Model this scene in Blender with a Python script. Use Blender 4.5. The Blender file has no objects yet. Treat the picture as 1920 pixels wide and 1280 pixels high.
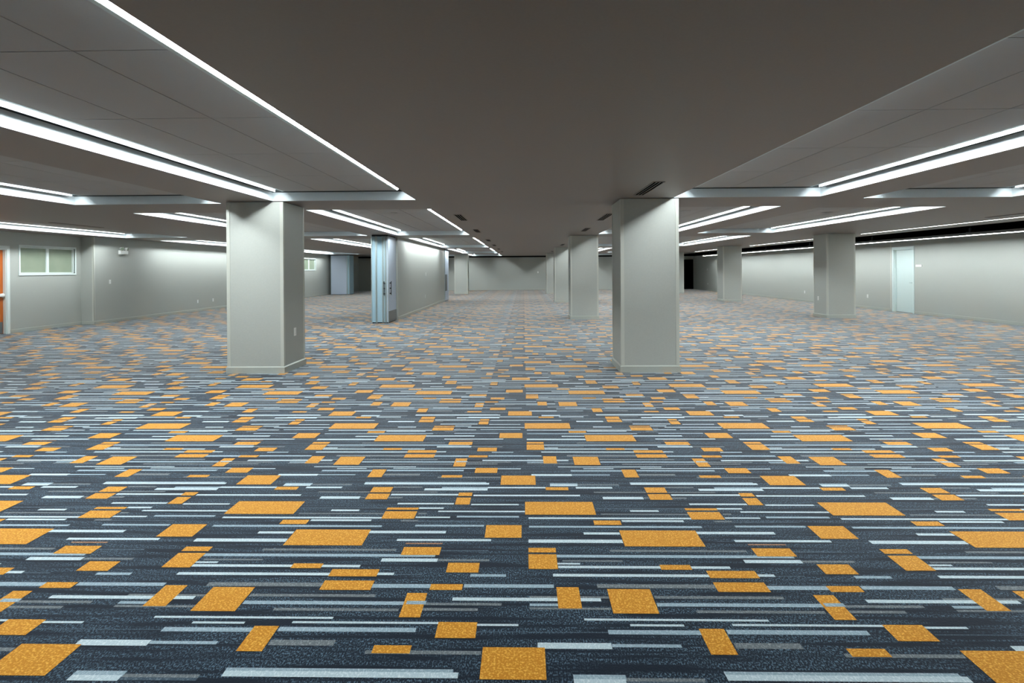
import bpy, bmesh, math, random
from mathutils import Matrix, Vector

random.seed(7)
scene = bpy.context.scene
COL = scene.collection
H = 2.53                 # soffit height
ZP = H + 0.113           # underside of the raised panels in the light coves

# ------------------------------------------------------------------ helpers
def box(bm, x0, x1, y0, y1, z0, z1, mi=0):
    v = [bm.verts.new(p) for p in ((x0,y0,z0),(x1,y0,z0),(x1,y1,z0),(x0,y1,z0),
                                   (x0,y0,z1),(x1,y0,z1),(x1,y1,z1),(x0,y1,z1))]
    for f in ((3,2,1,0),(4,5,6,7),(0,1,5,4),(1,2,6,5),(2,3,7,6),(3,0,4,7)):
        bm.faces.new([v[i] for i in f]).material_index = mi

def quad(bm, pts, mi=0):
    bm.faces.new([bm.verts.new(p) for p in pts]).material_index = mi

def cyl(bm, p0, p1, r0, r1=None, n=20):
    r1 = r0 if r1 is None else r1
    p0, p1 = Vector(p0), Vector(p1)
    d = (p1 - p0).normalized()
    a = d.orthogonal().normalized(); b = d.cross(a)
    A = [bm.verts.new(p0 + (a*math.cos(t)+b*math.sin(t))*r0) for t in [2*math.pi*i/n for i in range(n)]]
    B = [bm.verts.new(p1 + (a*math.cos(t)+b*math.sin(t))*r1) for t in [2*math.pi*i/n for i in range(n)]]
    for i in range(n):
        bm.faces.new((A[i], A[(i+1) % n], B[(i+1) % n], B[i]))
    bm.faces.new(A[::-1]); bm.faces.new(B)

def obj(name, bm, mats, parent=None, bevel=0.0, loc=None):
    bmesh.ops.recalc_face_normals(bm, faces=bm.faces) if bevel >= 0 else None
    me = bpy.data.meshes.new(name); bm.to_mesh(me); bm.free()
    for m in (mats if isinstance(mats, (list, tuple)) else [mats]):
        me.materials.append(m)
    o = bpy.data.objects.new(name, me); COL.objects.link(o)
    if parent is not None:
        o.parent = parent
    if loc is not None:
        o.location = loc
    if bevel > 0:
        b = o.modifiers.new('bevel', 'BEVEL'); b.width = bevel; b.segments = 2; b.limit_method = 'ANGLE'
    return o

def thing(name, label, cat, loc=(0,0,0), group=None, rz=0.0):
    o = bpy.data.objects.new(name, None); COL.objects.link(o)
    o.empty_display_size = 0.1
    o.location = loc; o.rotation_euler = (0,0,rz)
    o['label'] = label; o['category'] = cat; o['kind'] = 'thing'
    if group: o['group'] = group
    return o

def tag(o, label, cat, group=None):
    o['label'] = label; o['category'] = cat; o['kind'] = 'thing'
    if group: o['group'] = group
    return o

def struct(o, label, cat='wall'):
    o['kind'] = 'structure'; o['label'] = label; o['category'] = cat
    return o

def dup(root, loc, label, rz=None):
    r = root.copy(); COL.objects.link(r); r.location = loc; r['label'] = label
    if rz is not None: r.rotation_euler = (0,0,rz)
    for ch in list(root.children):
        c = ch.copy(); COL.objects.link(c); c.parent = r
        for g in list(ch.children):
            d = g.copy(); COL.objects.link(d); d.parent = c
    return r

# ------------------------------------------------------------------ materials
def srgb(r, g, b):
    f = lambda c: c/12.92 if c <= 0.04045 else ((c+0.055)/1.055)**2.4
    return (f(r/255), f(g/255), f(b/255), 1.0)

def paint(name, col, rough=0.6, var=0.06, scale=60.0, bump=0.02, metal=0.0, spec=0.5):
    m = bpy.data.materials.new(name); m.use_nodes = True
    nt = m.node_tree; N = nt.nodes; L = nt.links
    bs = N['Principled BSDF']
    bs.inputs['Roughness'].default_value = rough
    bs.inputs['Metallic'].default_value = metal
    bs.inputs['Specular IOR Level'].default_value = spec
    tc = N.new('ShaderNodeTexCoord')
    no = N.new('ShaderNodeTexNoise'); no.inputs['Scale'].default_value = scale; no.inputs['Detail'].default_value = 3
    L.new(tc.outputs['Object'], no.inputs['Vector'])
    mx = N.new('ShaderNodeMix'); mx.data_type = 'RGBA'
    mx.inputs[6].default_value = tuple(c*(1-var) for c in col[:3]) + (1,)
    mx.inputs[7].default_value = tuple(min(1, c*(1+var)) for c in col[:3]) + (1,)
    L.new(no.outputs['Fac'], mx.inputs[0]); L.new(mx.outputs[2], bs.inputs['Base Color'])
    if bump > 0:
        bp = N.new('ShaderNodeBump'); bp.inputs['Strength'].default_value = bump; bp.inputs['Distance'].default_value = 0.002
        L.new(no.outputs['Fac'], bp.inputs['Height']); L.new(bp.outputs['Normal'], bs.inputs['Normal'])
    return m

def glow(name, col, strength):
    m = bpy.data.materials.new(name); m.use_nodes = True
    nt = m.node_tree; N = nt.nodes; L = nt.links
    N.remove(N['Principled BSDF'])
    e = N.new('ShaderNodeEmission'); e.inputs['Color'].default_value = col; e.inputs['Strength'].default_value = strength
    L.new(e.outputs[0], N['Material Output'].inputs[0])
    return m

def carpet(name, dark, light, fleck=0.0, scale=170.0, band=False, stretch=(1.0, 0.55, 1.0)):
    """loop pile: fine flecks of a lighter yarn over the base yarn"""
    m = bpy.data.materials.new(name); m.use_nodes = True
    nt = m.node_tree; N = nt.nodes; L = nt.links
    bs = N['Principled BSDF']; bs.inputs['Roughness'].default_value = 0.95
    bs.inputs['Specular IOR Level'].default_value = 0.1
    bs.inputs['Sheen Weight'].default_value = 0.55; bs.inputs['Sheen Roughness'].default_value = 0.35
    tc = N.new('ShaderNodeTexCoord')
    mp = N.new('ShaderNodeMapping'); mp.inputs['Scale'].default_value = stretch
    L.new(tc.outputs['Object'], mp.inputs['Vector'])
    no = N.new('ShaderNodeTexNoise'); no.inputs['Scale'].default_value = scale; no.inputs['Detail'].default_value = 1.5
    L.new(mp.outputs[0], no.inputs['Vector'])
    rp = N.new('ShaderNodeValToRGB'); rp.color_ramp.elements[0].position = 0.48; rp.color_ramp.elements[1].position = 0.68
    L.new(no.outputs['Fac'], rp.inputs['Fac'])
    fac = rp.outputs['Color']
    if band:       # plain streaks between the flecked streaks
        mp2 = N.new('ShaderNodeMapping'); mp2.inputs['Scale'].default_value = (0.9, 17.0, 1.0)
        L.new(tc.outputs['Object'], mp2.inputs['Vector'])
        n2 = N.new('ShaderNodeTexNoise'); n2.inputs['Scale'].default_value = 1.6; n2.inputs['Detail'].default_value = 2
        L.new(mp2.outputs[0], n2.inputs['Vector'])
        r2 = N.new('ShaderNodeValToRGB'); r2.color_ramp.elements[0].position = 0.40; r2.color_ramp.elements[1].position = 0.54
        L.new(n2.outputs['Fac'], r2.inputs['Fac'])
        mu = N.new('ShaderNodeMath'); mu.operation = 'MULTIPLY'
        L.new(rp.outputs['Color'], mu.inputs[0]); L.new(r2.outputs['Color'], mu.inputs[1])
        fac = mu.outputs[0]
    mx = N.new('ShaderNodeMix'); mx.data_type = 'RGBA'
    mx.inputs[6].default_value = dark; mx.inputs[7].default_value = light
    L.new(fac, mx.inputs[0]); L.new(mx.outputs[2], bs.inputs['Base Color'])
    bp = N.new('ShaderNodeBump'); bp.inputs['Strength'].default_value = 0.3; bp.inputs['Distance'].default_value = 0.003
    L.new(no.outputs['Fac'], bp.inputs['Height']); L.new(bp.outputs['Normal'], bs.inputs['Normal'])
    return m

M = dict(
    wall   = paint('grey wall paint', srgb(168,172,166), 0.55),
    column = paint('column paint', srgb(171,175,169), 0.5),
    guard  = paint('corner guard vinyl', srgb(188,191,182), 0.35, 0.03),
    base   = paint('base vinyl', srgb(170,174,166), 0.4, 0.04),
    soffit = paint('soffit paint', srgb(136,129,124), 0.5),
    panel  = paint('ceiling panel', srgb(166,166,166), 0.75, 0.05, 140),
    cove   = paint('cove paint', srgb(202,212,216), 0.6),
    cavity = paint('shade-toned cavity', srgb(70,78,80), 0.8),  # shade above the light strips, put into the upper recess colour
    housing = paint('grey strip housing', srgb(105,108,108), 0.6),
    joint  = paint('joint shadow gap', srgb(70,68,64), 0.8),
    alu    = paint('anodised trim', srgb(175,190,190), 0.35, 0.03, metal=0.6),
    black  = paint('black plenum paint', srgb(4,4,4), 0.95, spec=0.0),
    slot   = paint('black diffuser slot', srgb(5,5,5), 0.9, spec=0.0),
    white  = paint('white enamel', srgb(228,230,226), 0.35, 0.02),
    frame  = paint('window frame white', srgb(215,225,222), 0.4, 0.02),
    bluevinyl = paint('partition panel vinyl', srgb(150,180,194), 0.5, 0.04),
    palevinyl = paint('partition face vinyl', srgb(178,190,205), 0.5, 0.04),
    kick   = paint('kick plate', srgb(110,114,114), 0.45, 0.04),
    dkmetal = paint('dark metal', srgb(45,48,52), 0.4, metal=0.7),
    doorpaint = paint('pale door enamel', srgb(200,216,214), 0.4, 0.03),
    darkgrey = paint('dark grey plastic', srgb(95,98,100), 0.5),
    lens   = glow('strip lens', (0.93, 1.0, 1.02, 1), 60.0),
    lens2  = glow('slim strip lens', (0.97, 1.0, 1.0, 1), 9.0),
    lens3  = glow('wall strip lens', (0.93, 1.0, 1.02, 1), 58.0),
)
def wood(name):
    m = paint(name, srgb(196,104,38), 0.4, 0.12, 8, 0.0)
    nt = m.node_tree
    mp = nt.nodes.new('ShaderNodeMapping'); mp.inputs['Scale'].default_value = (6, 6, 0.5)
    tc = [n for n in nt.nodes if n.type == 'TEX_COORD'][0]; no = [n for n in nt.nodes if n.type == 'TEX_NOISE'][0]
    nt.links.new(tc.outputs['Object'], mp.inputs['Vector']); nt.links.new(mp.outputs[0], no.inputs['Vector'])
    return m
M['wood'] = wood('orange veneer')
def glassy(name):
    m = bpy.data.materials.new(name); m.use_nodes = True
    nt = m.node_tree; N = nt.nodes; L = nt.links; bs = N['Principled BSDF']
    bs.inputs['Roughness'].default_value = 0.25; bs.inputs['Specular IOR Level'].default_value = 0.7
    tc = N.new('ShaderNodeTexCoord'); no = N.new('ShaderNodeTexNoise'); no.inputs['Scale'].default_value = 2.2
    L.new(tc.outputs['Object'], no.inputs['Vector'])
    mx = N.new('ShaderNodeMix'); mx.data_type = 'RGBA'
    mx.inputs[6].default_value = srgb(128,142,122); mx.inputs[7].default_value = srgb(150,160,140)
    L.new(no.outputs['Fac'], mx.inputs[0]); L.new(mx.outputs[2], bs.inputs['Base Color'])
    return m
M['glass'] = glassy('frosted green glass')
CARPET = [
    carpet('navy pile',   srgb(17,29,43),   srgb(96,122,140), band=True),
    carpet('orange pile', srgb(198,132,34), srgb(238,182,78), scale=120, stretch=(1,1,1)),
    carpet('white pile',  srgb(184,203,210), srgb(216,228,232), scale=150),
    carpet('pale blue pile', srgb(144,166,178), srgb(178,196,206), scale=150),
    carpet('grey pile',   srgb(104,112,116), srgb(144,152,154), scale=150),
    carpet('slate pile',  srgb(62,80,94),   srgb(108,124,136), scale=150),
    carpet('tan pile',    srgb(150,112,84), srgb(190,150,115), scale=150),
]
PATTERN = {
    'G': [(0.346, 0.903, 0.604, 0.636), (0.025, 0.388, 0.518, 0.535), (0.596, 1.181, 0.52, 0.541), (0.024, 0.384, 0.433, 0.448), (0.754, 1.312, 0.414, 0.433), (1.409, 1.662, 0.419, 0.438), (1.408, 1.766, 0.46, 0.478), (0.838, 1.102, 0.184, 0.218), (-0.626, -0.169, 0.138, 0.159), (0.374, 0.66, 0.002, 0.019), (0.457, 1.18, 0.945, 0.965), (-0.447, -0.18, 0.842, 0.861), (0.198, 0.507, 0.842, 0.856), (0.47, 0.818, 1.734, 1.752), (0.967, 1.282, 1.736, 1.751), (0.963, 1.162, 1.819, 1.838), (0.784, 0.819, 1.642, 1.659), (0.967, 1.064, 1.639, 1.66), (0.473, 1.004, 1.397, 1.412), (1.215, 1.266, 1.4, 1.417), (1.129, 1.232, 1.298, 1.316)],
    'O': [(0.902, 1.144, 0.575, 0.655), (1.422, 1.575, 0.579, 0.628), (0.152, 0.257, 0.44, 0.607), (1.324, 1.417, 0.37, 0.553), (0.389, 0.589, 0.406, 0.594), (-0.365, -0.199, 0.235, 0.339), (0.727, 0.831, 0.147, 0.305), (-0.6, -0.449, 0.141, 0.188), (-0.164, 0.082, 0.005, 0.181), (0.546, 0.98, 1.002, 1.189), (1.216, 1.42, 0.901, 0.986), (0.024, 0.17, 0.933, 0.982), (0.023, 0.17, 0.768, 0.914), (0.685, 0.839, 0.766, 0.812), (-0.388, -0.227, 0.732, 0.824), (0.903, 1.142, 0.692, 0.758), (0.149, 0.303, 1.778, 1.829), (0.823, 0.962, 1.735, 1.827), (0.822, 0.967, 1.621, 1.713), (1.429, 1.52, 1.676, 1.733), (1.424, 1.518, 1.541, 1.65), (0.007, 0.441, 1.394, 1.584), (1.004, 1.202, 1.46, 1.491), (1.003, 1.202, 1.333, 1.437), (0.413, 0.573, 1.258, 1.315), (-0.221, -0.014, 1.096, 1.251)],
    'L': [(1.142, 1.427, 0.595, 0.628), (1.581, 2.008, 0.601, 0.63), (0.025, 0.153, 0.457, 0.477), (0.594, 1.334, 0.46, 0.486), (0.348, 0.745, 0.266, 0.294), (0.837, 1.415, 0.271, 0.3), (0.351, 0.626, 0.187, 0.206), (0.742, 1.6, 0.03, 0.056), (0.181, 0.374, 0.004, 0.034), (0.171, 1.4, 0.883, 0.911), (-0.264, -0.088, 0.696, 0.718), (-0.566, -0.25, 1.808, 1.831), (-0.409, -0.031, 1.354, 1.376), (0.029, 1.032, 1.222, 1.245), (1.227, 1.632, 1.232, 1.254)],
    'W': [(-0.327, 0.349, 0.495, 0.52), (0.258, 1.041, 0.356, 0.37), (0.447, 0.673, 0.319, 0.333), (0.876, 1.503, 0.325, 0.339), (-0.202, -0.024, 0.315, 0.329), (0.054, 0.349, 0.175, 0.211), (0.98, 1.419, 1.146, 1.176), (0.339, 0.543, 1.138, 1.164), (0.025, 0.543, 1.04, 1.077), (1.159, 1.684, 1.055, 1.079), (1.127, 1.419, 0.834, 0.866), (0.169, 0.286, 0.812, 0.828), (0.172, 1.034, 0.777, 0.8), (0.142, 0.903, 0.7, 0.724), (1.138, 1.223, 0.706, 0.728), (0.743, 1.622, 1.876, 1.906), (0.181, 0.371, 1.849, 1.878), (0.356, 0.606, 1.807, 1.835), (-0.25, 0.148, 1.809, 1.833), (-0.682, -0.249, 1.77, 1.807), (0.977, 1.428, 1.686, 1.712), (-0.336, 0.372, 1.675, 1.699), (0.517, 0.781, 1.628, 1.667), (1.053, 1.416, 1.542, 1.564), (-0.338, -0.034, 1.532, 1.551), (0.658, 0.834, 1.439, 1.462), (1.205, 1.36, 1.474, 1.496), (-0.534, 0.005, 1.429, 1.448), (0.027, 1.004, 1.335, 1.356), (1.208, 1.418, 1.345, 1.363), (0.583, 0.949, 1.299, 1.322)],
    'S': [(1.336, 1.425, 0.464, 0.49)],
    'D': [(-0.189, 0.349, 0.275, 0.28), (-0.175, 0.025, 1.053, 1.059), (1.06, 1.156, 1.061, 1.068), (-0.443, -0.189, 0.944, 0.956), (1.221, 1.365, 0.709, 0.717), (0.37, 0.661, 1.854, 1.869), (-0.036, 0.005, 1.533, 1.55), (0.451, 1.005, 1.481, 1.493), (1.23, 1.623, 1.296, 1.306)],
    'B': [(1.216, 1.419, 1.02, 1.033)],
}
# ------------------------------------------------------------------ carpet: one pattern repeat laid over the whole floor
REP = 1.8666
LAYER = {'D': (5, .0004), 'G': (4, .0006), 'L': (3, .0008), 'W': (2, .0010), 'B': (6, .0012), 'O': (1, .0014), 'S': (3, .0018)}
FX0, FX1, FY0, FY1 = -12.95, 12.75, -3.0, 42.1
def make_floor():
    verts, faces, mats = [], [], []
    def q(x0, x1, y0, y1, z, mi):
        x0, x1, y0, y1 = max(x0, FX0), min(x1, FX1), max(y0, FY0), min(y1, FY1)
        if x1-x0 < 1e-4 or y1-y0 < 1e-4: return
        n = len(verts)
        verts.extend(((x0,y0,z),(x1,y0,z),(x1,y1,z),(x0,y1,z))); faces.append((n,n+1,n+2,n+3)); mats.append(mi)
    q(FX0, FX1, FY0, FY1, 0.0, 0)
    for i in range(-9, 8):
        for j in range(-3, 23):
            ox, oy = -0.008 + i*REP, 2.05 + j*REP
            for k, rects in PATTERN.items():
                mi, z = LAYER[k]
                for (x0, x1, y0, y1) in rects:
                    q(ox+x0, ox+x1, oy+y0, oy+y1, z, mi)
    me = bpy.data.meshes.new('floor'); me.from_pydata(verts, [], faces)
    me.polygons.foreach_set('material_index', mats)
    for m in CARPET: me.materials.append(m)
    me.update()
    o = bpy.data.objects.new('floor', me); COL.objects.link(o)
    return struct(o, 'navy carpet with orange blocks and pale stripes covering the whole hall', 'carpet floor')
make_floor()

# ------------------------------------------------------------------ coves (x ranges, y ranges)
ROWS = [(1.45, 8.18), (9.42, 16.4), (17.85, 25.46), (26.9, 34.4), (35.9, 40.8)]
COVX = {'L3': (-11.95, -10.05), 'L2': (-6.82, -4.57), 'L1': (-3.67, -1.57), 'R1': (2.17, 4.27), 'R2': (5.02, 7.18)}
WHERE = {'L3': 'against the left wall', 'L2': 'left of the middle wall block', 'L1': 'along the left of the aisle',
         'R1': 'along the right of the aisle', 'R2': 'before the right-hand columns'}
NTH = ['nearest overhead', 'second from viewer', 'third from viewer', 'fourth from viewer', 'farthest, near the end wall']
COVES = []
for key, (x0, x1) in COVX.items():
    for r, (y0, y1) in enumerate(ROWS):
        if key == 'L3':
            if r == 0: continue
            if r == 1: y1 = 16.65
            if r == 2: y0, y1 = 18.2, 25.6
            if r == 4: y1 = 34.95; continue
        if key in ('L2', 'R2') and r == 0: y1 = 8.42
        if key in ('R1', 'R2') and r == 0: y0 = 2.2
        if key in ('L2', 'R2') and r == 1: y0 = 9.7
        COVES.append((key, r, x0, x1, y0, y1))

# ceiling with openings
CE_X1, CE_Y1 = 11.15, 41.3
LINE_ROWS = [(1.0, 17.5), (18.9, 26.0), (27.6, 34.3)]
LX0, LX1 = 10.31, 10.39
holes = [(c[2], c[3], c[4], c[5]) for c in COVES] + [(LX0, LX1, a, b) for a, b in LINE_ROWS]
def make_ceiling():
    xs = sorted({-12.9, CE_X1} | {h[0] for h in holes} | {h[1] for h in holes})
    ys = sorted({-3.0, CE_Y1} | {h[2] for h in holes} | {h[3] for h in holes})
    bm = bmesh.new(); vs = {}
    def V(i, j):
        if (i, j) not in vs: vs[(i, j)] = bm.verts.new((xs[i], ys[j], H))
        return vs[(i, j)]
    for i in range(len(xs)-1):
        for j in range(len(ys)-1):
            cx, cy = (xs[i]+xs[i+1])/2, (ys[j]+ys[j+1])/2
            if any(h[0] < cx < h[1] and h[2] < cy < h[3] for h in holes): continue
            bm.faces.new((V(i,j), V(i,j+1), V(i+1,j+1), V(i+1,j)))
    o = obj('ceiling', bm, M['soffit'], bevel=-1)
    return struct(o, 'plain grey ceiling with long lit coves cut into it', 'ceiling')
make_ceiling()
bm = bmesh.new()
box(bm, CE_X1-0.01, CE_X1, -3.0, CE_Y1, H+0.0005, H+0.03); box(bm, -12.9, CE_X1-0.01, CE_Y1-0.01, CE_Y1, H+0.0005, H+0.03)
struct(obj('trim_3', bm, M['soffit']), 'grey lip of the ceiling along the black slots', 'ceiling edge')

S, LW, TR = 0.222, 0.102, 0.03      # slot width, lens width, trim between lens and panel
def make_cove(key, r, x0, x1, y0, y1):
    yc = (y0+y1)/2; xc = (x0+x1)/2
    t = thing('cove_light', 'ceiling cove light %s, %s' % (WHERE[key], NTH[r] if key != 'L3' else ('', 'nearest of three', 'middle of three', 'farthest of three')[r]), 'ceiling light', (xc, yc, H), 'recessed cove lights')
    a, b, c, d = x0-xc, x1-xc, y0-yc, y1-yc
    # recess shell: four sides and a lid, upper part coloured dark as shade
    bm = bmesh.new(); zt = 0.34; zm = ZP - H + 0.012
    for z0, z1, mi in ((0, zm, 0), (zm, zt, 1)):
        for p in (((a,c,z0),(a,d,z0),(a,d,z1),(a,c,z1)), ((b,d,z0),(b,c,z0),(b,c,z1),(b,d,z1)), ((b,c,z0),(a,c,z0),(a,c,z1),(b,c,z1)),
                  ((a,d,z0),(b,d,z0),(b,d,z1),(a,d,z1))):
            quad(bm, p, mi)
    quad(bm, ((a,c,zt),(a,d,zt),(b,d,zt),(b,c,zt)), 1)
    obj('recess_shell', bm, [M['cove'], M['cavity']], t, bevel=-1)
    zp = ZP - H
    pa, pb = a+S+TR, b-S-TR
    pc, pd = c+0.2, d-0.2
    # panel of tiles
    bm = bmesh.new()
    cw = 0.6
    xs = [pa, -cw/2, cw/2, pb]
    ys = []; y = pd
    while y > pc+0.25:
        ys.append(y); y -= 1.28
    ys.append(pc); ys = ys[::-1]
    g = 0.004
    for i in range(3):
        for j in range(len(ys)-1):
            box(bm, xs[i]+(g if i else 0), xs[i+1]-(g if i < 2 else 0), ys[j]+(g if j else 0), ys[j+1]-(g if j < len(ys)-2 else 0), zp, zp+0.02)
    obj('ceiling_panel', bm, M['panel'], t)
    bm = bmesh.new(); box(bm, pa+0.01, pb-0.01, pc+0.01, pd-0.01, zp+0.02, zp+0.04)
    obj('backing_board', bm, M['joint'], t)
    for sgn in (-1, 1):
        e = pa if sgn < 0 else pb          # panel edge
        q = lambda u: e + sgn*u            # u: distance out from the panel edge towards the recess side
        c1, d1 = pc+0.02, pd-0.02
        # tilted lens that throws its light at the recess side and out under its lip
        bm = bmesh.new()
        lo, hi = (TR+0.002, zp+0.001), (TR+0.056, zp+0.046)
        nx, nz = 0.004*sgn, -0.005
        quad(bm, ((q(lo[0]),c1,lo[1]),(q(lo[0]),d1,lo[1]),(q(hi[0]),d1,hi[1]),(q(hi[0]),c1,hi[1])))
        st = obj('light_strip', bm, M['lens'], t, bevel=-1)
        bm = bmesh.new()
        prof = [(TR, zp), (TR+0.0005, zp), (TR+0.0565, zp+0.0475), (TR+LW, zp+0.0475), (TR+LW-0.004, zp-0.010), (TR+LW, zp-0.010), (TR+LW+0.001, zp+0.055), (TR, zp+0.055)]
        prof = [(TR, zp), (TR+0.0565, zp+0.0475), (TR+LW-0.004, zp+0.0475), (TR+LW-0.004, zp-0.010), (TR+LW, zp-0.010), (TR+LW, zp+0.055), (TR, zp+0.055)]
        A = [bm.verts.new((q(u), pc, z)) for u, z in prof]; B = [bm.verts.new((q(u), pd, z)) for u, z in prof]
        for i in range(len(prof)):
            k = (i+1) % len(prof); bm.faces.new((A[i], A[k], B[k], B[i]))
        bm.faces.new(A); bm.faces.new(B)
        obj('strip_housing', bm, M['housing'], st)
        t0, t1 = sorted((q(0), q(TR)))
        bm = bmesh.new(); box(bm, t0, t1, pc, pd, zp-0.001, zp+0.03)
        obj('edge_trim', bm, M['alu'], t)
    return t
for c in COVES: make_cove(*c)

# speakers in the cove panels
for (x, y, lab) in ((-2.59, 11.03, 'small round grille in the second ceiling panel left of the aisle'),
                    (3.18, 11.11, 'small round grille in the second ceiling panel right of the aisle'),
                    (6.19, 11.61, 'small round grille in the second ceiling panel near the right-hand columns')):
    bm = bmesh.new(); cyl(bm, (0,0,-0.006), (0,0,0.001), 0.10, 0.105, 28)
    for rr in (0.03, 0.055, 0.08):
        cyl(bm, (0,0,-0.009), (0,0,-0.005), rr, rr+0.008, 24)
    tag(obj('ceiling_speaker', bm, M['panel'], None, 0, (x, y, ZP-0.002)), lab, 'ceiling speaker', 'round ceiling speakers')

# slim recessed line lights beside the dark slot on the right
for n, (a, b) in enumerate(LINE_ROWS):
    yc = (a+b)/2
    t = thing('line_light', 'slim recessed white line light beside the black ceiling slot, %s' % ('nearest stretch', 'middle stretch', 'farthest stretch')[n],
              'ceiling light', ((LX0+LX1)/2, yc, H), 'slim line lights by the black slot')
    w = (LX1-LX0)/2; c, d = a-yc, b-yc
    bm = bmesh.new()
    for p in (((-w,c,0),(-w,d,0),(-w,d,.06),(-w,c,.06)), ((w,d,0),(w,c,0),(w,c,.06),(w,d,.06)), ((w,c,0),(-w,c,0),(-w,c,.06),(w,c,.06)),
              ((-w,d,0),(w,d,0),(w,d,.06),(-w,d,.06)), ((-w,c,.06),(-w,d,.06),(w,d,.06),(w,c,.06))):
        quad(bm, p)
    obj('housing', bm, M['housing'], t, bevel=-1)
    bm = bmesh.new(); box(bm, -w+.004, w-.004, c+.01, d-.01, 0.004, 0.012)
    obj('light_strip', bm, M['lens2'], t)

# hung strip light that washes the right wall
t = thing('hanging_strip_light', 'long thin strip light hung in the black slot along the right wall', 'strip light', (11.75, 20.0, 2.33))
ya, yb = -18.6, 17.2
bm = bmesh.new(); box(bm, -0.05, 0.05, ya, yb, 0.012, 0.075); box(bm, -0.05, -0.044, ya, yb, 0.004, 0.012); box(bm, 0.044, 0.05, ya, yb, -0.005, 0.012)
obj('housing', bm, M['housing'], t)
bm = bmesh.new(); box(bm, -0.042, 0.042, ya+.01, yb-.01, 0.006, 0.0115)
obj('light_strip', bm, M['lens3'], t)
for k in range(9):
    y = ya + 1.2 + k*4.15
    bm = bmesh.new(); box(bm, -0.02, 0.02, y-0.02, y+0.02, 0.075, 0.2); cyl(bm, (0,y,0.2), (0,y,1.11), 0.006, None, 10); box(bm, -0.05, 0.05, y-0.08, y+0.08, 0.075, 0.1)
    obj('hanger', bm, M['dkmetal'], t)

# ------------------------------------------------------------------ walls
WL1, WL2, WR, WF, WB = -12.75, -12.38, 12.6, 41.9, -3.0
YJ = 15.95          # the left wall steps out here
WT = 2.44           # walls stop below the open black slot on the right and at the far end
def wallbox(name, label, x0, x1, y0, y1, z0, z1, mat='wall'):
    bm = bmesh.new(); box(bm, x0, x1, y0, y1, z0, z1)
    return struct(obj(name, bm, M[mat]), label, 'wall')
# left wall, near part with door and window openings
D1 = (12.62, 13.62, 2.10)           # door opening y0, y1, head
W1 = (13.99, 15.90-0.02, 1.48, 2.17)
def slab_with_holes(name, label, x0, x1, y0, y1, z0, z1, hs, mat):
    ys = sorted({y0, y1} | {h[0] for h in hs} | {h[1] for h in hs}); zs = sorted({z0, z1} | {h[2] for h in hs} | {h[3] for h in hs})
    bm = bmesh.new()
    for i in range(len(ys)-1):
        for j in range(len(zs)-1):
            cy, cz = (ys[i]+ys[i+1])/2, (zs[j]+zs[j+1])/2
            if any(h[0] < cy < h[1] and h[2] < cz < h[3] for h in hs): continue
            box(bm, x0, x1, ys[i], ys[i+1], zs[j], zs[j+1])
    bmesh.ops.remove_doubles(bm, verts=bm.verts, dist=1e-5)
    seen = {}
    for f in list(bm.faces):
        k = tuple(sorted(v.index for v in f.verts))
    bm.verts.index_update()
    for f in list(bm.faces):
        k = tuple(sorted(v.index for v in f.verts)); seen.setdefault(k, []).append(f)
    bmesh.ops.delete(bm, geom=[f for fs in seen.values() if len(fs) > 1 for f in fs], context='FACES_ONLY')
    return struct(obj(name, bm, mat), label, 'wall')
W1 = (13.99, 15.72, 1.48, 2.17)
slab_with_holes('wall_left', 'grey left wall with the orange door and a long high window', WL1-0.25, WL1, WB, YJ, 0, H, [(D1[0], D1[1], 0, D1[2]), W1], M['wall'])
W2 = (31.35, 33.2, 1.57, 2.2)
slab_with_holes('wall_left', 'grey left wall stepping forward beyond the high window', WL2-0.62, WL2, YJ, WF, 0, H, [W2], M['wall'])
D2 = (18.48, 19.42, 2.12)
slab_with_holes('wall_right', 'long grey right wall washed from above by the strip light', WR, WR+0.25, WB, WF+0.2, 0, WT, [(D2[0], D2[1], 0, D2[2])], M['wall'])
# far wall with a dark open doorway at its right end
bm = bmesh.new()
box(bm, WL2-0.6, 11.75, WF, WF+0.2, 0, WT); box(bm, 11.75, WR, WF, WF+0.2, 2.2, WT)
struct(obj('wall_far', bm, M['wall']), 'plain grey far end wall of the hall', 'wall')
wallbox('wall_back', 'grey wall behind the viewer', WL1-0.25, WR+0.25, WB-0.2, WB, 0, H)
# open black slots over the right and far walls, and the dark doorway
bm = bmesh.new()
box(bm, WR, WR+0.25, WB, WF+0.2, WT, 3.45); box(bm, WL2-0.6, WR, WF, WF+0.2, WT, 3.45)
box(bm, CE_X1-0.05, CE_X1-0.01, WB, CE_Y1, H+0.03, 3.45); box(bm, -12.9, CE_X1-0.01, CE_Y1-0.05, CE_Y1-0.01, H+0.03, 3.45)
box(bm, CE_X1, WR, WB, WF, 3.40, 3.44); box(bm, -12.9, CE_X1, CE_Y1, WF, 3.40, 3.44)
box(bm, CE_X1, WR, WB-0.2, WB, H, 3.45)
struct(obj('trim_0', bm, M['black']), 'black painted open slot above the right and far walls', 'ceiling slot')
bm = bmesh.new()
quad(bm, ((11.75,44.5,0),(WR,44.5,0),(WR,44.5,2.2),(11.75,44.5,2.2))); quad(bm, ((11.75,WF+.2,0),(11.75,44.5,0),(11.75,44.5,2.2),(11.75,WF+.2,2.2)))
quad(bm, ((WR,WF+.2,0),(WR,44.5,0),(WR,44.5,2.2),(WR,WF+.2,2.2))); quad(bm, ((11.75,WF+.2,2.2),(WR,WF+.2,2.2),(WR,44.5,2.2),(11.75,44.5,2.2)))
quad(bm, ((11.75,WF,0.001),(WR,WF,0.001),(WR,44.5,0.001),(11.75,44.5,0.001)))
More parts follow.
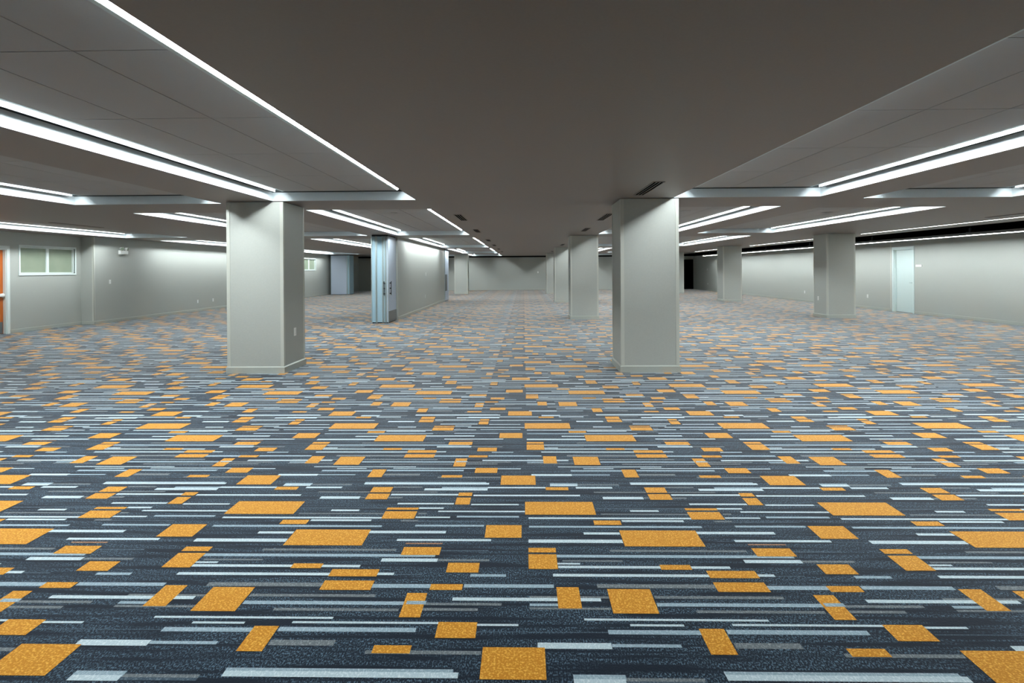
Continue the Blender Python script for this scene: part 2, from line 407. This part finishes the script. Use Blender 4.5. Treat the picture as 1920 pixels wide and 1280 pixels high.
struct(obj('door_3', bm, M['black']), 'dark open doorway at the right end of the far wall', 'doorway')

# wall block in the middle of the hall
MX0, MX1, MY0, MY1 = -4.35, -3.83, 17.02, 27.1
wallbox('wall_middle', 'grey wall block left of the aisle between two folding partitions', MX0, MX1, MY0, MY1, 0, H)

# baseboards
def baseboard(name, label, segs):
    bm = bmesh.new()
    for s in segs: box(bm, *s, 0, 0.095); 
    return struct(obj(name, bm, M['base'], None, 0.006), label, 'baseboard')
e = 0.014
baseboard('baseboard_left', 'pale vinyl baseboard along the left wall', [(WL1, WL1+e, WB, D1[0]-0.08), (WL1, WL1+e, D1[1]+0.08, YJ), (WL1+e, WL2+e, YJ-e, YJ), (WL2, WL2+e, YJ, WF)])
baseboard('baseboard_right', 'pale vinyl baseboard along the right wall', [(WR-e, WR, WB, D2[0]-0.07), (WR-e, WR, D2[1]+0.07, WF)])
baseboard('baseboard_far', 'vinyl baseboard along the far wall', [(WL2+e, 11.75, WF-e, WF)])
baseboard('baseboard_middle', 'pale vinyl baseboard on the middle wall block', [(MX1, MX1+e, MY0, MY1), (MX0-e, MX0, MY0, MY1)])
# vertical corner guard where the left wall steps out
bm = bmesh.new(); box(bm, WL2-0.05, WL2+0.004, YJ-0.004, YJ, 0.095, H-0.002); box(bm, WL2, WL2+0.004, YJ-0.004, YJ+0.05, 0.095, H-0.002)
struct(obj('trim_1', bm, M['guard']), 'pale corner guard where the left wall steps out', 'corner guard')
bm = bmesh.new(); box(bm, WR-0.004, WR, D2[1]+0.13, D2[1]+0.18, 0.095, WT)
struct(obj('trim_2', bm, M['guard']), 'pale vertical trim beside the right-hand door', 'trim')

# ------------------------------------------------------------------ columns
CW, CD = 0.835, 0.782
def make_column(x, y, label, outlet=None):
    t = thing('column', label, 'column', (x+CW/2, y+CD/2, 0), 'square grey columns')
    w, d = CW/2, CD/2
    bm = bmesh.new(); box(bm, -w, w, -d, d, 0.0, H-0.009)
    obj('shaft', bm, M['column'], t)
    bm = bmesh.new()
    k = 0.018
    ring = [(-w-k,-d-k),(w+k,-d-k),(w+k,d+k),(-w-k,d+k)]; inn = [(-w,-d),(w,-d),(w,d),(-w,d)]
    lo = [bm.verts.new((px,py,0)) for px,py in ring]; mi = [bm.verts.new((px,py,0.09)) for px,py in ring]; up = [bm.verts.new((px,py,0.104)) for px,py in inn]
    for i in range(4):
        j = (i+1) % 4
        bm.faces.new((lo[i],lo[j],mi[j],mi[i])); bm.faces.new((mi[i],mi[j],up[j],up[i]))
    obj('base_trim', bm, M['base'], t)
    g = 0.004; gw = 0.045
    for sx in (-1, 1):
        for sy in (-1, 1):
            bm = bmesh.new()
            X0, X1 = sorted((sx*(w+g), sx*(w-gw))); Y0, Y1 = sorted((sy*(d+g), sy*d)); box(bm, X0, X1, Y0, Y1, 0.1, H-0.009)
            X0, X1 = sorted((sx*(w+g), sx*w)); Y0, Y1 = sorted((sy*d, sy*(d-gw))); box(bm, X0, X1, Y0, Y1, 0.1, H-0.009)
            obj('corner_guard', bm, M['guard'], t)
    return t
Y1c, Y2c, Y3c, Y4c = 8.2, 17.0, 25.75, 35.0
XA, XL, XD = 1.41, -4.37, 9.06
c0 = make_column(XL, Y1c, 'near square grey column left of the aisle, with a socket on its side')
def col(x, y, label): return dup(c0, (x+CW/2, y+CD/2, 0), label)
col(XA, Y1c, 'nearest and largest square grey column right of the aisle')
col(XA, Y2c, 'second square grey column along the right edge of the aisle')
col(XA, Y3c, 'third square grey column along the aisle, half behind the second')
col(XA, Y4c, 'farthest square grey column along the right edge of the aisle')
col(XL, Y4c+0.4, 'distant square grey column beyond the middle wall block')
col(XD, Y2c, 'nearest square grey column before the right wall, by the pale door')
col(XD, Y3c, 'second square grey column before the right wall')
col(XD, Y4c, 'farthest column before the right wall, mostly behind the near aisle column')

# ------------------------------------------------------------------ small wall fittings
def outlet(loc, rz, label, kind='outlet'):
    """plate faces local -y"""
    nm = {'outlet': 'wall_outlet', 'switch': 'light_switch', 'stat': 'thermostat'}[kind]
    cat = {'outlet': 'socket', 'switch': 'light switch', 'stat': 'thermostat'}[kind]
    t = thing(nm, label, cat, loc, {'outlet': 'wall sockets', 'switch': 'light switches', 'stat': None}[kind], rz)
    bm = bmesh.new(); box(bm, -0.04, 0.04, -0.007, 0.0, -0.062, 0.062)
    obj('cover_plate', bm, M['white'], t, 0.003)
    if kind == 'outlet':
        for s in (-1, 1):
            bm = bmesh.new(); cyl(bm, (0,-0.0072,s*0.026), (0,-0.011,s*0.026), 0.017, 0.016, 16)
            r = obj('receptacle', bm, M['white'], t)
            bm = bmesh.new(); box(bm, -0.007,-0.005,-0.0116,-0.0108,s*0.026-0.005,s*0.026+0.005); box(bm, 0.005,0.007,-0.0116,-0.0108,s*0.026-0.005,s*0.026+0.005)
            obj('slots', bm, M['darkgrey'], r)
    elif kind == 'switch':
        bm = bmesh.new(); box(bm, -0.006, 0.006, -0.018, -0.007, -0.012, 0.012); obj('toggle', bm, M['white'], t, 0.002)
    else:
        bm = bmesh.new(); box(bm, -0.035, 0.035, -0.03, -0.007, -0.05, 0.05); obj('housing', bm, M['white'], t, 0.006)
    return t
RL, RRt = math.pi/2, -math.pi/2      # plates on walls facing +x / -x
outlet((XL+CW+0.001, 8.6, 0.57), RL, 'white socket on the side of the near left column')
outlet((XD-0.001, Y2c+0.5, 0.57), RRt, 'white socket on the column nearest the right wall door')
outlet((WL2+0.001, 16.58, 1.22), RL, 'white light switch on the left wall below the emergency light', 'switch')
outlet((WL2+0.001, 21.1, 0.38), RL, 'socket low on the left wall, left of its pair')
outlet((WL2+0.001, 22.15, 0.38), RL, 'socket low on the left wall, beside the near left column')
outlet((MX1+0.001, 21.9, 1.36), RL, 'white light switch on the middle wall block', 'switch')
outlet((MX1+0.001, 21.75, 0.5), RL, 'socket low on the middle wall block under the switch')
outlet((WR-0.001, 25.5, 0.43), RRt, 'socket low on the right wall between the two right-hand columns')
outlet((WR-0.001, 20.88, 0.46), RRt, 'socket low on the right wall just left of the pale door')
outlet((WR-0.001, 38.9, 1.45), RRt, 'light switch on the dark far end of the right wall', 'switch')
outlet((WR-0.001, 38.8, 0.47), RRt, 'socket low on the dark far end of the right wall')
outlet((1.05, WF-0.001, 1.32), 0, 'small white light switch on the far wall', 'switch')
# small room plate beside the pale door
bm = bmesh.new(); box(bm, WR-0.012, WR, 18.06, 18.34, 1.52, 1.585)
tag(obj('wall_sign', bm, M['white'], None, 0.003), 'small blank white sign plate on the right wall beside the pale door', 'wall sign')

# emergency light
t = thing('emergency_spotlight', 'white twin-head emergency light high on the left wall', 'emergency light', (WL2, 17.1, 2.05))
bm = bmesh.new(); box(bm, 0.0, 0.08, -0.17, 0.17, 0, 0.12); obj('housing', bm, M['white'], t, 0.012)
for s in (-1, 1):
    bm = bmesh.new(); cyl(bm, (0.05, s*0.1, 0.12), (0.05, s*0.1, 0.15), 0.014, None, 12); cyl(bm, (0.03, s*0.1, 0.185), (0.10, s*0.12, 0.165), 0.035, 0.06, 20)
    h = obj('lamp_head', bm, M['white'], t)
    bm = bmesh.new(); cyl(bm, (0.10, s*0.12, 0.165), (0.104, s*0.1212, 0.164), 0.053, 0.05, 20); obj('lamp_glass', bm, M['glass'], h)

# ------------------------------------------------------------------ ceiling diffusers
def vent(x, y0, y1, label, w=0.13, slots=3, z=H):
    yc = (y0+y1)/2; L_ = (y1-y0)/2
    t = thing('ceiling_vent', label, 'ceiling vent', (x, yc, z), 'slot vents in the ceiling')
    bm = bmesh.new(); box(bm, -w/2, w/2, -L_, L_, -0.003, -0.0005); obj('slots', bm, M['slot'], t)
    bm = bmesh.new(); n = slots
    for i in range(n+1):
        u = -w/2 + i*w/n; b_ = 0.0035 if 0 < i < n else 0.006
        box(bm, u-b_, u+b_, -L_-0.01, L_+0.01, -0.009, -0.001)
    box(bm, -w/2, w/2, -L_-0.012, -L_, -0.008, -0.001); box(bm, -w/2, w/2, L_, L_+0.012, -0.008, -0.001)
    obj('frame', bm, M['soffit'], t)
for n, (a, b) in enumerate(((6.67, 7.83), (10.45, 11.8), (14.0, 15.15), (22.55, 23.95), (31.0, 32.2))):
    vent(1.60, a, b, 'dark ceiling slot vent right of the aisle, %s' % ('just before the nearest column', 'behind the nearest column', 'just before the second column', 'just before the third column', 'before the farthest column')[n])
for n, (a, b) in enumerate(((10.37, 11.6), (14.2, 15.25), (18.95, 20.05), (22.8, 24.0), (27.0, 28.1), (31.2, 32.3))):
    vent(-1.22, a, b, 'dark slot vent in the ceiling along the left of the aisle, %s' % ('nearest of six', 'second of six', 'third of six', 'fourth of six', 'fifth of six', 'farthest of six')[n])
vent(-9.65, 11.3, 12.7, 'thin dark slot vent in the ceiling near the left wall', 0.07, 1)
vent(9.6, 10.6, 11.85, 'thin dark slot vent in the ceiling near the black slot on the right', 0.07, 1)

# ------------------------------------------------------------------ windows and doors
def window(n, x, y0, y1, z0, z1, label):
    bm = bmesh.new(); f = 0.045
    bm2 = bmesh.new()
    for (a,b,c,d) in ((y0-f,y1+f,z0-f,z0),(y0-f,y1+f,z1,z1+f),(y0-f,y0,z0,z1),(y1,y1+f,z0,z1)):
        box(bm2, x-0.02, x+0.018, a, b, c, d)
    ym = (y0+y1)/2
    box(bm2, x-0.09, x-0.03, ym-0.04, ym+0.04, z0, z1)
    for (a,b,c,d) in ((y0,y1,z0,z0+0.03),(y0,y1,z1-0.03,z1),(y0,y0+0.03,z0,z1),(y1-0.03,y1,z0,z1)):
        box(bm2, x-0.22, x-0.02, a, b, c, d)
    bm.free()
    t = struct(obj('window_%d' % n, bm2, M['frame'], None, 0.004), label, 'window')
    for (a, b) in ((y0+0.03, ym-0.04), (ym+0.04, y1-0.03)):
        bm = bmesh.new(); box(bm, x-0.075, x-0.065, a, b, z0+0.03, z1-0.03)
        obj('pane', bm, M['glass'], t)
    bm = bmesh.new(); box(bm, x-0.24, x-0.225, y0, y1, z0, z1); obj('backing', bm, M['wall'], t)
window(1, WL1, W1[0], W1[1], W1[2], W1[3], 'long white framed high window beside the orange door')
window(2, WL2, W2[0], W2[1], W2[2], W2[3], 'small distant white framed window high on the left wall')

def door(n, x, sx, y0, y1, z1, label, leafmat, push):
    """sx: +1 room is on +x side"""
    f = 0.07
    bm = bmesh.new()
    X = lambda a, b: tuple(sorted((x+sx*a, x+sx*b)))
    for (a,b,c,d) in ((y0-f,y0+0.012,0,z1+f),(y1-0.012,y1+f,0,z1+f),(y0,y1,z1-0.012,z1+f)):
        box(bm, *X(-0.0, 0.02), a, b, c, d)
    for (a,b,c,d) in ((y0,y0+0.03,0,z1),(y1-0.03,y1,0,z1),(y0,y1,z1-0.03,z1)):
        box(bm, *X(-0.24, 0.0), a, b, c, d)
    t = struct(obj('door_%d' % n, bm, M['frame'] if push else M['doorpaint'], None, 0.004), label, 'door')
    bm = bmesh.new(); box(bm, *X(-0.11, -0.066), y0+0.033, y1-0.033, 0.012, z1-0.033)
    leaf = obj('door_leaf', bm, leafmat, t, 0.002)
    if push:
        bm = bmesh.new(); box(bm, *X(-0.066, -0.062), y0+0.05, y1-0.05, 0.02, 0.3); obj('kick_plate', bm, M['kick'], leaf)
        bm = bmesh.new(); box(bm, *X(-0.066, -0.02), y0+0.05, y0+0.11, 0.9, 1.0); box(bm, *X(-0.066, -0.02), y1-0.11, y1-0.05, 0.9, 1.0); box(bm, *X(-0.035, -0.0), y0+0.05, y1-0.05, 0.925, 0.985)
        obj('push_bar', bm, M['white'], leaf, 0.006)
    else:
        bm = bmesh.new(); yk = y0+0.1
        cyl(bm, (x+sx*-0.066, yk, 1.0), (x+sx*-0.02, yk, 1.0), 0.012, None, 12); box(bm, *X(-0.03, -0.015), yk-0.01, yk+0.1, 0.99, 1.01)
        obj('door_handle', bm, M['alu'], leaf)
door(1, WL1, 1, D1[0], D1[1], D1[2], 'orange wood door with a white push bar and white frame', M['wood'], True)
door(2, WR, -1, D2[0], D2[1], D2[2], 'pale painted door in the right wall', M['doorpaint'], False)

# ------------------------------------------------------------------ folding partitions
def partition(name_label, x0, x1, y0, y1, cuts, mats, face, loc_face):
    t = thing('folding_partition', name_label, 'partition', ((x0+x1)/2, (y0+y1)/2, 0), 'stacked folding partitions')
    xc, yc = (x0+x1)/2, (y0+y1)/2
    for i in range(len(cuts)-1):
        a, b = cuts[i]+0.006, cuts[i+1]-0.006
        bm = bmesh.new(); box(bm, a-xc, b-xc, y0-yc+0.02, y1-yc-0.02, 0.03, H-0.05)
        p = obj('panel', bm, mats[i], t, 0.004)
        bm = bmesh.new()
        for yy in (y0-yc, y1-yc-0.02):
            box(bm, a-xc, a-xc+0.02, yy, yy+0.02, 0.02, H-0.045); box(bm, b-xc-0.02, b-xc, yy, yy+0.02, 0.02, H-0.045)
        obj('edge_trim', bm, M['alu'], p)
        bm = bmesh.new(); box(bm, a-xc+0.02, b-xc-0.02, y0-yc+0.03, y1-yc-0.03, 0.003, 0.03); obj('floor_seal', bm, M['dkmetal'], p)
    bm = bmesh.new(); box(bm, x0-xc+0.02, x1-xc-0.02, y0-yc+0.03, y1-yc-0.03, H-0.05, H-0.001)
    obj('top_track', bm, M['dkmetal'], t)
    return t, xc, yc
A0, A1, B0, B1 = -4.36, -3.86, 15.97, 16.96
t, xc, yc = partition('pale blue folding partition stacked at the near end of the middle wall block', A0, A1, B0, B1,
                      [-4.36, -4.21, -4.02, -3.94, -3.86], [M['bluevinyl'], M['bluevinyl'], M['bluevinyl'], M['palevinyl']], None, None)
bm = bmesh.new(); box(bm, A1-xc-0.004, A1-xc+0.006, B0-yc+0.03, B1-yc-0.03, 0.04, 0.34); obj('kick_plate', bm, M['kick'], t)
for (hx, face) in ((-3.98, 'front'), (-3.86, 'side')):
    bm = bmesh.new()
    if face == 'front':
        for zz in (0.83, 0.98, 1.13): box(bm, hx-xc-0.02, hx-xc+0.02, B0-yc-0.035, B0-yc+0.02, zz, zz+0.03)
        box(bm, hx-xc-0.01, hx-xc+0.01, B0-yc-0.045, B0-yc-0.03, 0.8, 1.2)
    else:
        for zz in (0.83, 0.98, 1.13): box(bm, hx-xc-0.01, hx-xc+0.035, B0-yc+0.15, B0-yc+0.19, zz, zz+0.03)
        box(bm, hx-xc+0.03, hx-xc+0.045, B0-yc+0.16, B0-yc+0.18, 0.8, 1.2)
    obj('pull_handle', bm, M['dkmetal'], t)
t, xc, yc = partition('pale folding partition stacked at the far end of the middle wall block', -4.36, -3.8, 27.12, 28.4,
                      [-4.36, -4.2, -4.0, -3.8], [M['bluevinyl'], M['bluevinyl'], M['palevinyl']], None, None)
bm = bmesh.new(); box(bm, -3.8-xc-0.008, -3.8-xc+0.006, 27.14-yc, 27.8-yc, 0.5, 1.3); obj('push_plate', bm, M['darkgrey'], t)
t, xc, yc = partition('wide blue-grey folding partition stacked against the far left wall', -12.2, -11.0, 35.3, 36.2,
                      [-12.2, -11.16, -11.0], [M['palevinyl'], M['bluevinyl']], None, None)

# ------------------------------------------------------------------ world, camera, view
w = bpy.data.worlds.new('world'); scene.world = w; w.use_nodes = True
w.node_tree.nodes['Background'].inputs['Color'].default_value = (0.0, 0.0, 0.0, 1)
w.node_tree.nodes['Background'].inputs['Strength'].default_value = 0.0

F, CX, CY, YAW, PITCH, ROLL = 1054.85, 960.94, 508.41, -0.0201, -0.0024, -0.0062
fwd = Vector((math.sin(YAW), math.cos(YAW), 0)); rgt = Vector((math.cos(YAW), -math.sin(YAW), 0)); up = Vector((0,0,1))
f2 = fwd*math.cos(PITCH) + up*math.sin(PITCH); u2 = up*math.cos(PITCH) - fwd*math.sin(PITCH)
r3 = rgt*math.cos(ROLL) + u2*math.sin(ROLL); u3 = u2*math.cos(ROLL) - rgt*math.sin(ROLL)
cd = bpy.data.cameras.new('camera'); cam = bpy.data.objects.new('camera', cd); COL.objects.link(cam)
m = Matrix((r3, u3, -f2)).transposed().to_4x4(); m.translation = (0, 0, 1.5)
cam.matrix_world = m
cd.sensor_fit = 'HORIZONTAL'; cd.sensor_width = 36.0; cd.lens = F/1920*36.0
cd.shift_x = (960-CX)/1920; cd.shift_y = (CY-640)/1920
cd.clip_end = 200; cd.clip_start = 0.05
scene.camera = cam
vs = scene.view_settings
vs.view_transform = 'Standard'; vs.look = 'None'; vs.gamma = 1.0; vs.use_curve_mapping = False
vs.exposure = 0.5
scene.cycles.use_denoising = True
scene.cycles.diffuse_bounces = 6
scene.cycles.max_bounces = 10
